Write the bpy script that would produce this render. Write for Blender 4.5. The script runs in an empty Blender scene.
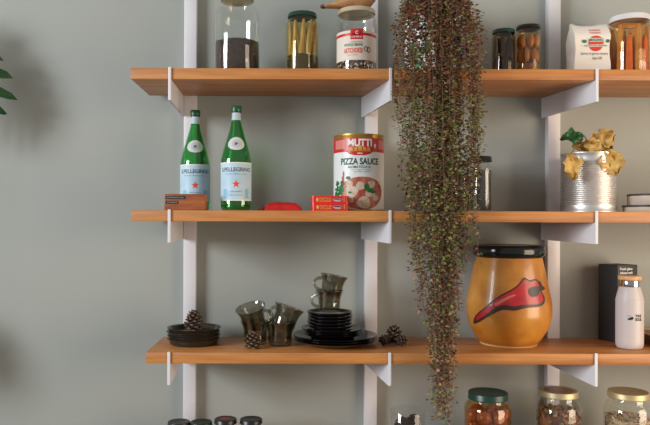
import bpy, bmesh, math, random
from mathutils import Vector, Matrix, noise
random.seed(7)
C = bpy.context.scene.collection
PI = math.pi
# ------------------------------------------------------------------ camera numbers
F, D, EYE, CX, CY, ROLL = 694.0, 2.3, 1.5, 290.0, 221.0, 0.0033
def P(px, py, Y):
    """world point seen at pixel (px, py) lying at depth Y (the wall is Y = 0)"""
    dx, dy = px-CX, py-CY
    ux, uy = dx+ROLL*dy, dy-ROLL*dx
    k = (D+Y)/F
    return Vector((ux*k, Y, EYE-uy*k))
def K(Y): return (D+Y)/F
Z1, Z2, Z3, Z4 = 1.940, 1.530, 1.120, 0.760
TH = 0.0317

# ------------------------------------------------------------------ materials
def lin(c):
    return tuple(((v/255)/12.92 if v/255 <= .04045 else ((v/255+.055)/1.055)**2.4) for v in c)
MATS = {}
def mat(name, rgb, rough=.5, metal=0., var=0., scale=20., bump=0., coat=0., spec=.5, rgb2=None, stretch=(1,1,1), trans=0.):
    if name in MATS: return MATS[name]
    m = bpy.data.materials.new(name); m.use_nodes = True
    nt = m.node_tree; b = nt.nodes['Principled BSDF']
    c = lin(rgb)
    b.inputs['Base Color'].default_value = (*c, 1)
    b.inputs['Roughness'].default_value = rough
    b.inputs['Metallic'].default_value = metal
    b.inputs['Coat Weight'].default_value = coat
    b.inputs['Specular IOR Level'].default_value = spec
    if var or bump or rgb2:
        tc = nt.nodes.new('ShaderNodeTexCoord'); mp = nt.nodes.new('ShaderNodeMapping')
        mp.inputs['Scale'].default_value = stretch
        nz = nt.nodes.new('ShaderNodeTexNoise'); nz.inputs['Scale'].default_value = scale
        nz.inputs['Detail'].default_value = 5
        nt.links.new(tc.outputs['Object'], mp.inputs['Vector']); nt.links.new(mp.outputs['Vector'], nz.inputs['Vector'])
        if var or rgb2:
            cr = nt.nodes.new('ShaderNodeValToRGB')
            c2 = lin(rgb2) if rgb2 else tuple(v*(1-var) for v in c)
            cr.color_ramp.elements[0].position = .35; cr.color_ramp.elements[1].position = .65
            cr.color_ramp.elements[0].color = (*c2, 1); cr.color_ramp.elements[1].color = (*c, 1)
            nt.links.new(nz.outputs['Fac'], cr.inputs['Fac']); nt.links.new(cr.outputs['Color'], b.inputs['Base Color'])
        if bump:
            bp = nt.nodes.new('ShaderNodeBump'); bp.inputs['Strength'].default_value = bump; bp.inputs['Distance'].default_value = .004
            nt.links.new(nz.outputs['Fac'], bp.inputs['Height']); nt.links.new(bp.outputs['Normal'], b.inputs['Normal'])
    MATS[name] = m; return m
def glass(name, tint, rough=.02, refl=1.0, base=.045, amt=.75):
    """thin-walled glass: tinted see-through with a Fresnel-like sheen"""
    m = bpy.data.materials.new(name); m.use_nodes = True; nt = m.node_tree; nt.nodes.clear()
    o = nt.nodes.new('ShaderNodeOutputMaterial'); mix = nt.nodes.new('ShaderNodeMixShader')
    t = nt.nodes.new('ShaderNodeBsdfTransparent'); g = nt.nodes.new('ShaderNodeBsdfGlossy')
    t.inputs['Color'].default_value = (*tint, 1); g.inputs['Roughness'].default_value = rough
    g.inputs['Color'].default_value = (refl, refl, refl, 1)
    lw = nt.nodes.new('ShaderNodeLayerWeight'); lw.inputs['Blend'].default_value = .5
    p = nt.nodes.new('ShaderNodeMath'); p.operation = 'POWER'; p.inputs[1].default_value = 4
    a = nt.nodes.new('ShaderNodeMath'); a.operation = 'MULTIPLY_ADD'; a.inputs[1].default_value = amt; a.inputs[2].default_value = base
    nt.links.new(lw.outputs['Facing'], p.inputs[0]); nt.links.new(p.outputs[0], a.inputs[0]); nt.links.new(a.outputs[0], mix.inputs['Fac'])
    nt.links.new(t.outputs[0], mix.inputs[1]); nt.links.new(g.outputs[0], mix.inputs[2]); nt.links.new(mix.outputs[0], o.inputs['Surface'])
    MATS[name] = m; return m
def wood(name, light, dark, gx=1.6, gy=26, rough=.42, scale=1.6):
    m = bpy.data.materials.new(name); m.use_nodes = True; nt = m.node_tree; b = nt.nodes['Principled BSDF']
    tc = nt.nodes.new('ShaderNodeTexCoord'); mp = nt.nodes.new('ShaderNodeMapping'); mp.inputs['Scale'].default_value = (gx, gy, gy)
    nz = nt.nodes.new('ShaderNodeTexNoise'); nz.inputs['Scale'].default_value = scale; nz.inputs['Detail'].default_value = 8; nz.inputs['Distortion'].default_value = .5
    n2 = nt.nodes.new('ShaderNodeTexNoise'); n2.inputs['Scale'].default_value = scale*5; n2.inputs['Detail'].default_value = 3
    cr = nt.nodes.new('ShaderNodeValToRGB'); e = cr.color_ramp.elements
    e[0].position = .3; e[1].position = .68; e[0].color = (*lin(dark), 1); e[1].color = (*lin(light), 1)
    ad = nt.nodes.new('ShaderNodeMath'); ad.operation = 'MULTIPLY_ADD'; ad.inputs[1].default_value = .3; 
    mu = nt.nodes.new('ShaderNodeMath'); mu.operation = 'MULTIPLY'; mu.inputs[1].default_value = .75
    L = nt.links.new
    L(tc.outputs['Object'], mp.inputs['Vector']); L(mp.outputs['Vector'], nz.inputs['Vector']); L(mp.outputs['Vector'], n2.inputs['Vector'])
    L(nz.outputs['Fac'], mu.inputs[0]); L(n2.outputs['Fac'], ad.inputs[0]); L(mu.outputs[0], ad.inputs[2]); L(ad.outputs[0], cr.inputs['Fac'])
    L(cr.outputs['Color'], b.inputs['Base Color']); b.inputs['Roughness'].default_value = rough
    MATS[name] = m; return m

W_WALL = mat('sage wall paint', (162, 166, 161), .85, var=.04, scale=1.3)
W_OAK = wood('cherry shelf wood', (202, 138, 76), (156, 92, 42))
W_WALNUT = wood('walnut block wood', (170, 100, 58), (118, 62, 34), gx=6, gy=40)
W_BIRD = wood('carved bird wood', (205, 160, 112), (150, 98, 60), gx=8, gy=30)
W_BAMBOO = wood('bamboo', (222, 176, 124), (196, 142, 92), gx=10, gy=60)
W_TRAY = wood('dark tray wood', (132, 92, 62), (92, 58, 36), gx=6, gy=50)
W_FLOOR = wood('floor wood', (92, 70, 52), (64, 46, 34), gx=1, gy=8)
WHITE_METAL = mat('white enamelled steel', (222, 221, 226), .38)
CLEAR = glass('clear glass', (.965, .975, .965))
GREEN_GLASS = glass('green bottle glass', (.36, .79, .47), base=.07)
SMOKE = glass('smoked glass', (.64, .625, .56), base=.08)
AMBER = glass('amber brined glass', (.93, .82, .66))
BRASS = mat('brass lid', (196, 178, 136), .45, .6)
GOLD = mat('gold lid', (192, 176, 140), .45, .6)
CREAMGOLD = mat('pale gold lid', (222, 206, 176), .35, .5)
GREEN_LID = mat('dark green lid', (22, 62, 50), .35)
BLACK_LID = mat('black lid', (24, 24, 26), .35)
DARK_LID = mat('charcoal lid', (38, 42, 42), .38)
GREENISH_LID = mat('very dark green lid', (26, 42, 34), .38)
WHITE_LID = mat('white lid', (225, 222, 224), .35)
BLACK_GLAZE = mat('black glass tableware', (14, 14, 15), .12, spec=.6)
BROWN_GLAZE = mat('dark brown glazed tableware', (46, 40, 32), .2)
RED = mat('red packaging', (205, 26, 32), .35)
RED_FOIL = mat('red film', (205, 34, 30), .3, var=.35, scale=35, bump=.3)
GOLDINK = mat('gold ink', (214, 164, 70), .4)
WHITEINK = mat('white ink', (238, 236, 232), .5)
BLACKINK = mat('black ink', (26, 26, 28), .5)
REDINK = mat('red ink', (214, 60, 48), .5)
GREENINK = mat('green ink', (24, 104, 74), .5)
DGREENINK = mat('dark teal ink', (16, 78, 66), .5)
PINKINK = mat('pink red ink', (222, 96, 84), .5)
NAVYINK = mat('navy ink', (28, 44, 62), .5)
STARINK = mat('orange red ink', (226, 72, 44), .5)
BLUELABEL = mat('pale blue label', (196, 216, 228), .5, rgb2=(170, 200, 218), scale=14)
PAPERLABEL = mat('cream paper label', (226, 214, 200), .6)
WHITELABEL = mat('white label', (228, 230, 228), .4)
TINPLATE = mat('tinplate', (226, 224, 222), .40, .9)
GOLDTIN = mat('gold tinplate', (190, 146, 66), .32, .75)
COFFEE = mat('ground coffee', (64, 42, 36), .9, var=.6, scale=160, bump=.9)
SOIL = mat('soil', (52, 40, 32), .95, var=.4, scale=60, bump=.8)
PAPERBAG = mat('white flour paper', (232, 224, 214), .8, bump=.6, scale=14)
CARROT = mat('pickled carrot', (238, 136, 48), .35, rgb2=(218, 108, 34), scale=24)
PARSNIP = mat('pickled white root', (222, 182, 112), .35, rgb2=(190, 144, 78), scale=18)
PEPPER = mat('pickled red pepper', (176, 62, 36), .35, rgb2=(140, 44, 28), scale=18)
ASPAR = mat('pickled pale spear', (214, 184, 122), .4, rgb2=(178, 146, 84), scale=16)
OLIVEBITS = mat('dark herb mash', (74, 62, 40), .6, var=.5, scale=60, bump=.7)
FIG = mat('pickled brown fruit', (208, 154, 98), .35, rgb2=(164, 108, 62), scale=24)
PRUNE = mat('dark pickle', (58, 42, 32), .4, rgb2=(36, 28, 24), scale=24)
CHESTNUT = mat('brown pickled ball', (178, 108, 66), .22, rgb2=(124, 66, 38), scale=30)
BEANPALE = mat('pale bean', (214, 198, 172), .5)
BEANDARK = mat('speckled brown bean', (92, 60, 46), .5)
DARKGRAIN = mat('charcoal grain', (56, 54, 54), .8, var=.5, scale=120, bump=.8)
FRUITMIX = mat('dried fruit slice', (150, 96, 58), .6, rgb2=(92, 52, 34), scale=30)
OATS = mat('rolled oat', (204, 180, 146), .8, rgb2=(160, 128, 96), scale=60, bump=.5)
CONE_D = mat('pine cone scale', (58, 40, 30), .75)
CONE_L = mat('pine cone scale tip', (112, 88, 64), .75)
POTWOOD = None
FROST = mat('frosted white glass', (196, 187, 186), .42)
CHROME = mat('polished steel', (190, 192, 198), .12, 1.)
CARD = mat('black card', (40, 41, 43), .55)
YLEAF = mat('yellowed leaf', (216, 182, 104), .6, rgb2=(172, 126, 60), scale=30)
GLEAF = mat('fresh green leaf', (44, 98, 46), .45, rgb2=(28, 70, 36), scale=30)
MLEAF = mat('monstera leaf', (36, 84, 40), .35, rgb2=(20, 58, 30), scale=10)
MSTEM = mat('green stem', (70, 100, 50), .5)
VSTEM = mat('wiry brown stem', (112, 84, 66), .7)
VL = [mat('red brown leaflet', (136, 86, 62), .6), mat('olive leaflet', (136, 130, 74), .6), mat('green leaflet', (124, 146, 76), .6),
      mat('dusty rose leaflet', (160, 128, 108), .6), mat('dark leaflet', (92, 76, 60), .6)]

# ------------------------------------------------------------------ objects
def obj(name, bm, mats, parent=None, angle=35, smooth=True, loc=None):
    me = bpy.data.meshes.new(name)
    bmesh.ops.recalc_face_normals(bm, faces=bm.faces)
    bm.to_mesh(me); bm.free()
    for m in (mats if isinstance(mats, (list, tuple)) else [mats]): me.materials.append(m)
    if smooth:
        me.shade_smooth()
        me.set_sharp_from_angle(angle=math.radians(angle))
    o = bpy.data.objects.new(name, me); C.objects.link(o)
    if parent: o.parent = parent
    if loc is not None: o.location = loc
    return o
def tag(o, label, cat, group=None, kind=None):
    o['label'] = label; o['category'] = cat
    if group: o['group'] = group
    if kind: o['kind'] = kind
    return o
def thing(name, label, cat, loc, rz=0, group=None):
    o = bpy.data.objects.new(name, None); o.empty_display_size = .02; C.objects.link(o)
    o.location = loc; o.rotation_euler = (0, 0, rz)
    return tag(o, label, cat, group)
def struct(name, bm, m, **k):
    o = obj(name, bm, m, **k); o['kind'] = 'structure'; return o
def copy_tree(o, parent=None):
    c = o.copy(); C.objects.link(c)
    if parent: c.parent = parent
    for ch in list(o.children): copy_tree(ch, c)
    return c

# ------------------------------------------------------------------ mesh helpers
def B(): return bmesh.new()
def box(bm, lo, hi, bevel=0, mi=0, seg=2):
    c = [(a+b)/2 for a, b in zip(lo, hi)]; s = [b-a for a, b in zip(lo, hi)]
    r = bmesh.ops.create_cube(bm, size=1, matrix=Matrix.Translation(c) @ Matrix.Diagonal((*s, 1)))
    vs = r['verts']; fs = {f for v in vs for f in v.link_faces}
    for f in fs: f.material_index = mi
    if bevel:
        bmesh.ops.bevel(bm, geom=list({e for v in vs for e in v.link_edges}), offset=bevel, segments=seg, affect='EDGES', profile=.5)
    return bm
def lathe(bm, prof, seg=40, M=None, mi=0, close=False):
    rings = []
    for r, z in prof:
        if r < 1e-6: rings.append([bm.verts.new((0, 0, z))])
        else: rings.append([bm.verts.new((r*math.sin(2*PI*i/seg), -r*math.cos(2*PI*i/seg), z)) for i in range(seg)])
    pairs = list(zip(rings, rings[1:])) + ([(rings[-1], rings[0])] if close else [])
    for a, b in pairs:
        for i in range(seg):
            j = (i+1) % seg
            if len(a) == 1 and len(b) == 1: continue
            if len(a) == 1: f = bm.faces.new((a[0], b[j], b[i]))
            elif len(b) == 1: f = bm.faces.new((a[i], a[j], b[0]))
            else: f = bm.faces.new((a[i], a[j], b[j], b[i]))
            f.material_index = mi
    if M: bmesh.ops.transform(bm, matrix=M, verts=[v for r in rings for v in r])
    return bm
def tube(bm, pts, rad, seg=8, mi=0, cap=True):
    pts = [Vector(p) for p in pts]; n = len(pts)
    rad = rad if isinstance(rad, (list, tuple)) else [rad]*n
    up = Vector((.13, .21, .97)); rings = []
    for i, p in enumerate(pts):
        t = (pts[min(i+1, n-1)]-pts[max(i-1, 0)]).normalized()
        a = t.cross(up)
        if a.length < .05: a = t.cross(Vector((1, 0, 0)))
        a.normalize(); b = t.cross(a)
        rings.append([bm.verts.new(p+(a*math.cos(2*PI*k/seg)+b*math.sin(2*PI*k/seg))*rad[i]) for k in range(seg)])
    for x, y in zip(rings, rings[1:]):
        for k in range(seg):
            f = bm.faces.new((x[k], x[(k+1) % seg], y[(k+1) % seg], y[k])); f.material_index = mi
    if cap:
        for r in (rings[0], rings[-1]):
            f = bm.faces.new(r); f.material_index = mi
    return bm
def ball(bm, c, r, sub=2, M=None, mi=0):
    q = bmesh.ops.create_icosphere(bm, subdivisions=sub, radius=1, matrix=Matrix.Translation(c) @ (M or Matrix()) @ Matrix.Diagonal((*(r if hasattr(r, '__len__') else (r, r, r)), 1)))
    for v in q['verts']:
        for f in v.link_faces: f.material_index = mi
    return bm
# flat artwork in (u, v) coordinates stored in x, y, later laid on a surface
def poly(bm, pts, mi=0):
    f = bm.faces.new([bm.verts.new((x, y, 0)) for x, y in pts]); f.material_index = mi; return bm
def rect(bm, u0, v0, u1, v1, mi=0): return poly(bm, [(u0, v0), (u1, v0), (u1, v1), (u0, v1)], mi)
def ell(bm, u, v, a, b, n=28, mi=0, wob=0, seed=0):
    return poly(bm, [(u+a*math.cos(2*PI*i/n)*(1+wob*math.sin(3*2*PI*i/n+seed)+wob*.6*math.cos(5*2*PI*i/n+seed*2)), v+b*math.sin(2*PI*i/n)*(1+wob*math.sin(3*2*PI*i/n+seed))) for i in range(n)], mi)
def star(bm, u, v, R, mi=0):
    for i in range(5):
        a = PI/2+i*2*PI/5; q = PI/5
        poly(bm, [(u, v), (u+R*.42*math.cos(a-q), v+R*.42*math.sin(a-q)), (u+R*math.cos(a), v+R*math.sin(a)), (u+R*.42*math.cos(a+q), v+R*.42*math.sin(a+q))], mi)
    return bm
def text(bm, s, u, v, h, w=None, bold=0., align='CENTER', mi=0):
    """lettering with capital height h, its middle baseline at (u, v), fitted to width w when given"""
    cu = bpy.data.curves.new('lettering', 'FONT'); cu.body = s; cu.size = 1; cu.align_x = 'CENTER'; cu.offset = bold; cu.resolution_u = 3
    t = bpy.data.objects.new('lettering', cu); C.objects.link(t)
    dg = bpy.context.evaluated_depsgraph_get(); me = bpy.data.meshes.new_from_object(t.evaluated_get(dg))
    bpy.data.objects.remove(t); bpy.data.curves.remove(cu)
    xs = [q.co.x for q in me.vertices]; x0, x1 = min(xs), max(xs)
    sy = h/.72; sx = (w/(x1-x0)) if w else sy
    n0 = len(bm.verts); bm.from_mesh(me); bm.verts.ensure_lookup_table(); bpy.data.meshes.remove(me)
    off = {'CENTER': -(x0+x1)/2, 'LEFT': -x0}[align]
    for q in bm.verts[n0:]: q.co = Vector((u+(q.co.x+off)*sx, v+q.co.y*sy, 0))
    bm.faces.ensure_lookup_table()
    for q in bm.verts[n0:]:
        for f in q.link_faces: f.material_index = mi
    return bm
def cut(bm, step, axis=0):
    vs = [v.co[axis] for v in bm.verts]
    if not vs: return bm
    a, b = min(vs), max(vs); n = int((b-a)/step)
    for i in range(1, n+1):
        co = Vector((0, 0, 0)); co[axis] = a+i*(b-a)/(n+1); no = Vector((0, 0, 0)); no[axis] = 1
        bmesh.ops.bisect_plane(bm, geom=bm.verts[:]+bm.edges[:]+bm.faces[:], plane_co=co, plane_no=no)
    return bm
def wrap(bm, rfun, th0=0., off=.0005, stepu=.006, stepv=None, Rref=None):
    """lays (u, v) artwork around an upright turned surface: v is height, u runs along the girth"""
    cut(bm, stepu, 0)
    if stepv: cut(bm, stepv, 1)
    for v in bm.verts:
        u, z = v.co.x, v.co.y; r = rfun(z)+off; th = th0+u/(Rref or rfun(z))
        v.co = Vector((r*math.sin(th), -r*math.cos(th), z))
    return bm
def lay(bm, o, ux, uz, off=.0005):
    o, ux, uz = Vector(o), Vector(ux), Vector(uz); n = ux.cross(uz)
    for v in bm.verts: v.co = o+ux*v.co.x+uz*v.co.y+n*off
    return bm
def decal(name, bm, m, parent):

    return obj(name, bm, m, parent, smooth=False)
def rinterp(prof):
    def f(z):
        best = prof[0][0]
        for (r0, z0), (r1, z1) in zip(prof, prof[1:]):
            if z0 <= z <= z1 and z1 > z0: return r0+(r1-r0)*(z-z0)/(z1-z0)
        return prof[-1][0] if z > prof[-1][1] else prof[0][0]
    return f
def smooth_prof(p, n=6):
    """Catmull-Rom through profile points"""
    out = []
    for i in range(len(p)-1):
        a, b, c, d = p[max(i-1, 0)], p[i], p[i+1], p[min(i+2, len(p)-1)]
        for k in range(n):
            t = k/n
            out.append(tuple(.5*((2*b[j])+(-a[j]+c[j])*t+(2*a[j]-5*b[j]+4*c[j]-d[j])*t*t+(-a[j]+3*b[j]-3*c[j]+d[j])*t**3) for j in (0, 1)))
    out.append(p[-1]); return out
def facing(loc): return -math.atan2(loc[0], D+loc[1])

# ------------------------------------------------------------------ the room
bm = B(); box(bm, (-4.2, 0, 0), (3.2, .12, 3.6)); struct('wall_back', bm, W_WALL)
bm = B(); box(bm, (-4.32, -4.9, -.1), (3.2, .12, 0)); struct('floor', bm, W_FLOOR)
WX, WY0, WY1, WZ0, WZ1 = -4.2, -3.9, -1.9, 1.5, 3.3
bm = B()
xa, xb_ = WX-.12, WX; ys = [-4.9, WY0, WY1, .12]; zs = [0, WZ0, WZ1, 3.6]
for (ya, yb) in zip(ys, ys[1:]):
    for (za, zb) in zip(zs, zs[1:]):
        if not (ya == WY0 and za == WZ0): box(bm, (xa, ya, za), (xb_, yb, zb))
bmesh.ops.remove_doubles(bm, verts=bm.verts, dist=1e-4)
struct('wall_left', bm, mat('left wall paint', (205, 205, 200), .85))
bm = B()
for lo, hi in (((WX-.1, WY0, WZ0), (WX-.02, WY0+.06, WZ1)), ((WX-.1, WY1-.06, WZ0), (WX-.02, WY1, WZ1)),
               ((WX-.1, WY0, WZ0), (WX-.02, WY1, WZ0+.06)), ((WX-.1, WY0, WZ1-.06), (WX-.02, WY1, WZ1))): box(bm, lo, hi, .006)
struct('window_1', bm, WHITE_METAL)
bm = B(); box(bm, (-4.2, -.016, 0), (3.2, 0, .09), .004); struct('baseboard_back', bm, WHITE_METAL)

# ------------------------------------------------------------------ shelving
posts = [(-.328, 'left'), (.266, 'middle'), (.8636, 'right')]
for x, w in posts:
    bm = B(); box(bm, (-.0205, -.030, .12), (.0205, 0, 2.9), .0025)
    o = obj('upright_post', bm, WHITE_METAL, loc=(x, 0, 0))
    tag(o, {'left': 'white upright post on the wall behind the green bottles', 'middle': 'white upright post on the wall behind the big pizza sauce tin',
            'right': 'white upright post on the wall beside the flour bag'}[w], 'shelf post', 'upright posts of the shelving')
for Z, x0, lab in ((Z1, -.461, 'top wooden shelf board carrying the flour bag and pickle jars'), (Z2, -.457, 'wooden shelf board with the two green bottles on it'),
                   (Z3, -.414, 'wooden shelf board with the painted wooden pot on it'), (Z4, -.414, 'lowest wooden shelf board under the big jars')):
    bm = B(); box(bm, (x0, -.30, -TH), (1.55, -.0305, 0), .0012)
    tag(obj('shelf_board', bm, W_OAK, loc=(0, 0, Z)), lab, 'shelf')
def bracket(xb, xf, Z, drop, label):
    bm = B(); t = .0035; z1 = -TH-.0003; zb = -TH-drop; zf = -TH-.062
    out = [(-.008, z1), (-.3035, z1), (-.3035, zf), (-.008, zb)]
    def X(y): return xb+(xf-xb)*(-y-.03)/.27
    a = [bm.verts.new((X(y)-t, y, z)) for y, z in out]; b = [bm.verts.new((X(y)+t, y, z)) for y, z in out]
    bm.faces.new(a[::-1]); bm.faces.new(b)
    for i in range(4): bm.faces.new((a[i], a[(i+1) % 4], b[(i+1) % 4], b[i]))
    box(bm, (X(-.302)-.0042, -.3048, zf), (X(-.302)+.0042, -.3004, .0022), .0014)
    tag(obj('shelf_bracket', bm, WHITE_METAL, loc=(0, 0, Z), smooth=False), label, 'shelf bracket', 'brackets of the shelving')
bx = [(-.3525, -.3475), (.2415, .288), (.836, .882)]
for Z, dr_, s in ((Z1, .066, 'top shelf'), (Z2, .057, 'shelf of green bottles'), (Z3, .046, 'shelf of dark plates'), (Z4, .046, 'lowest shelf')):
    for (xb, xf), (_, w) in zip(bx, posts):
        bracket(xb, xf, Z, dr_, 'white steel bracket under the %s at the %s post' % (s, w))

# ------------------------------------------------------------------ jars
def at(px, Y, Z, roll_y=0): return Vector((P(px, (EYE-Z)/K(Y)+CY, Y).x, Y, Z))
def jar(label, loc, R, H, lr, lh, lidmat, gl=None, shoulder=.82, neck=.93, group=None, lidname='lid', name='glass_jar', knurl=0):
    t = thing(name, label, 'jar', loc, 0, group)
    g = gl or CLEAR; nr = lr-.0022; hs = (H-lh)*shoulder; hn = (H-lh)*neck
    outer = [(0, .0005), (R*.86, .0), (R*.96, .003), (R, .011), (R, hs*.5), (R, hs), (R*.985, hs+(hn-hs)*.3), (R*.6+nr*.4, hs+(hn-hs)*.65), (nr+.001, hn), (nr, hn+.003), (nr, H-.003)]
    w = .002
    inner = [(nr-w, H-.003), (nr-w, hn), (R*.6+nr*.4-w, hs+(hn-hs)*.62), (R-w, hs*.98), (R-w, .014), (R*.9-w, .005), (0, .005)]
    obj('jar_body', lathe(B(), outer+inner, 44), g, t, 50)
    L = [(nr+.0006, H-.0034), (nr+.0006, H-lh), (lr, H-lh), (lr+.0012, H-lh+.0015), (lr, H-lh+.003), (lr, H-.003), (lr-.0015, H-.0008), (lr-.005, H), (lr-.009, H-.0012), (0, H-.0012)]
    L = [(0, H-.0034)]+L
    obj(lidname, lathe(B(), L, 48), lidmat, t, 40)

    return t
def pile(name, label, cat, loc, R, h, m, n=24, amp=.004, seed=0, group=None):
    """loose fill heaped level in a jar: one uncountable mass"""
    bm = B(); lathe(bm, [(0, 0), (R*.9, 0), (R, .008), (R, h*.5), (R, h), (R*.8, h), (R*.55, h), (R*.3, h), (0, h)], 44)
    for v in bm.verts:
        if v.co.z > h*.9: v.co.z += amp*noise.noise(v.co*60+Vector((seed, 0, 0)))
    o = obj(name, bm, m, loc=Vector(loc)+Vector((0, 0, .0056)), angle=60)
    return tag(o, label, cat, group, 'stuff')
def grains(name, label, cat, loc, R, h, mats, r, n, seed=0, flat=.6, core=None):
    """uncountable dry fill: a core with separate beans at its face"""
    rnd = random.Random(seed); bm = B()
    lathe(bm, [(0, 0), (R-r*1.6, 0), (R-r*1.2, h-r), (0, h-r)], 30, mi=0)
    for i in range(n):
        top = rnd.random() < .28
        if top: rr = (R-r)*math.sqrt(rnd.random()); z = h-r*.6+rnd.uniform(-.3, .4)*r
        else: rr = R-r*1.05; z = rnd.uniform(r, h-r)
        a = rnd.uniform(0, 2*PI)
        M = Matrix.Rotation(rnd.uniform(0, PI), 4, 'Z') @ Matrix.Rotation(rnd.uniform(-.8, .8), 4, 'X')
        ball(bm, (rr*math.sin(a), -rr*math.cos(a), z), (r*1.0, r*flat, r*.7), 1, M, rnd.randrange(len(mats)))
    o = obj(name, bm, mats, loc=Vector(loc)+Vector((0, 0, .0056)), angle=70)
    return tag(o, label, cat, None, 'stuff')
def spear_bm(L, r, bend=.0, square=False, seed=0):
    rnd = random.Random(seed); n = 7
    pts = [(bend*math.sin(PI*i/(n-1)), bend*.4*math.sin(PI*i/(n-1)), L*i/(n-1)) for i in range(n)]
    rad = [r*(.75 if i == 0 else 1-.3*i/(n-1) if i < n-1 else .45)*rnd.uniform(.95, 1.05) for i in range(n)]
    return tube(B(), pts, rad, 6 if square else 9)

# 1 coffee jar
l = at(237, -.155, Z1)
jar('big clear glass jar with brass lid half full of ground coffee', l, .070, .249, .051, .0115, BRASS, shoulder=.80, neck=.95)
pile('ground_coffee', 'dark ground coffee inside the big brass-lidded jar', 'coffee', l, .0672, .103, COFFEE, amp=.003)
# 2 pickled spears
l = at(302, -.15, Z1)
jar('green-lidded jar of pale pickled spears on the top shelf', l, .0515, .201, .0445, .0135, GREEN_LID, glass('olive brined glass', (.93, .90, .74)), shoulder=.88, neck=.97)
pile('herb_mash', 'dark olive sediment at the bottom of the green-lidded spear jar', 'pickle', l, .0487, .062, OLIVEBITS, seed=3)
rnd = random.Random(5)
for i in range(9):
    a = -PI/2+2*PI*i/9
    o = obj('pickled_spear', spear_bm(.106, .0082, rnd.uniform(-.004, .004), seed=i), ASPAR)
    rr = .0365
    o.location = l+Vector((rr*math.sin(a), -rr*math.cos(a), .0692)); o.rotation_euler = (rnd.uniform(-.05, .05), .10*math.cos(a), 0)
    tag(o, 'pale yellow pickled spear inside the green-lidded jar', 'pickle', 'pickled spears in the green-lidded jar')
# 3 labelled bean jar
l = at(356.3, -.15, Z1)
t = jar('gold-lidded jar of beans with red and cream label', l, .0615, .212, .0575, .0150, CREAMGOLD, shoulder=.84, neck=.96)
grains('dried_beans', 'speckled dried beans in the labelled gold-lidded jar', 'beans', l, .0592, .052, [BEANDARK, BEANPALE], .0055, 420, 3)
rf = lambda z: .0615
th = facing(l)
lb = decal('label', wrap(rect(B(), -.085, .046, .085, .136), rf, th, .0004), PAPERLABEL, t)
lb['label'] = 'cream paper label with red band'
b = B(); rect(b, -.085, .120, .085, .128); rect(b, -.018, .108, .020, .140); decal('red_band', wrap(b, rf, th, .0007), RED, lb)
b = B(); text(b, 'C', .001, .124, .010, bold=.02); text(b, 'CONSERVE', .001, .113, .0052, .031, bold=.01); decal('lettering', wrap(b, rf, th, .001), WHITEINK, lb)
b = B(); text(b, 'WHOLE BEANS', -.010, .088, .0085, .058, bold=.03); decal('lettering', wrap(b, rf, th, .0007), GREENINK, lb)
b = B(); text(b, 'ARTICHOKES', -.0105, .068, .0145, .060, bold=.04); decal('lettering', wrap(b, rf, th, .0007), PINKINK, lb)
b = B(); text(b, 'conserva al naturale', .0, .099, .004, .036); text(b, 'peso netto', -.012, .060, .003, .03)
for u, v, a1, b1 in ((.030, .080, .0075, .008), (.039, .078, .007, .009)):
    for i in range(16):
        q0, q1 = 2*PI*i/16, 2*PI*(i+1)/16
        poly(b, [(u+a1*math.cos(q0), v+b1*math.sin(q0)), (u+a1*math.cos(q1), v+b1*math.sin(q1)), (u+.72*a1*math.cos(q1), v+.72*b1*math.sin(q1)), (u+.72*a1*math.cos(q0), v+.72*b1*math.sin(q0))])
decal('lettering', wrap(b, rf, th, .0007), BLACKINK, lb)
# 4 wooden bird on its lid
zt = Z1+.2122
t = thing('wooden_bird', 'carved wooden bird lying on the lid of the bean jar', 'ornament', Vector((l.x, l.y, zt)))
bm = B(); n = 16; sec = []
#  x along tail(-) to breast(+): (x, half width, half height, centre height)
S = [(-.108, .006, .004, .012), (-.102, .011, .0055, .0125), (-.088, .015, .007, .014), (-.070, .019, .0105, .017), (-.048, .028, .017, .022), (-.022, .036, .024, .028), (.004, .040, .029, .0305), (.028, .039, .030, .034), (.046, .033, .029, .043), (.058, .025, .025, .054), (.064, .010, .012, .064)]
for x, hw, hh, cz in S: sec.append([bm.verts.new((x, hw*math.cos(2*PI*i/n), cz+hh*math.sin(2*PI*i/n)*(1 if math.sin(2*PI*i/n) > 0 else .98))) for i in range(n)])
for a, b in zip(sec, sec[1:]):
    for i in range(n): bm.faces.new((a[i], a[(i+1) % n], b[(i+1) % n], b[i]))
bm.faces.new(sec[0]); bm.faces.new(sec[-1])
obj('body', bm, W_BIRD, t, 60)
bm = B(); ball(bm, (.050, 0, .088), (.026, .021, .021), 3); hd = obj('head', bm, W_BIRD, t, 60)
bm = B(); lathe(bm, [(0, .030), (.007, 0), (0, -.004)], 12, Matrix.Translation((.071, 0, .086)) @ Matrix.Rotation(PI/2, 4, 'Y')); obj('beak', bm, mat('dark beak', (60, 44, 36), .5), t)
bm = B(); ball(bm, (-.103, 0, .0125), (.010, .0118, .0068), 2); obj('tail_tip', bm, mat('dark tail paint', (84, 56, 42), .5), t)

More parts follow.
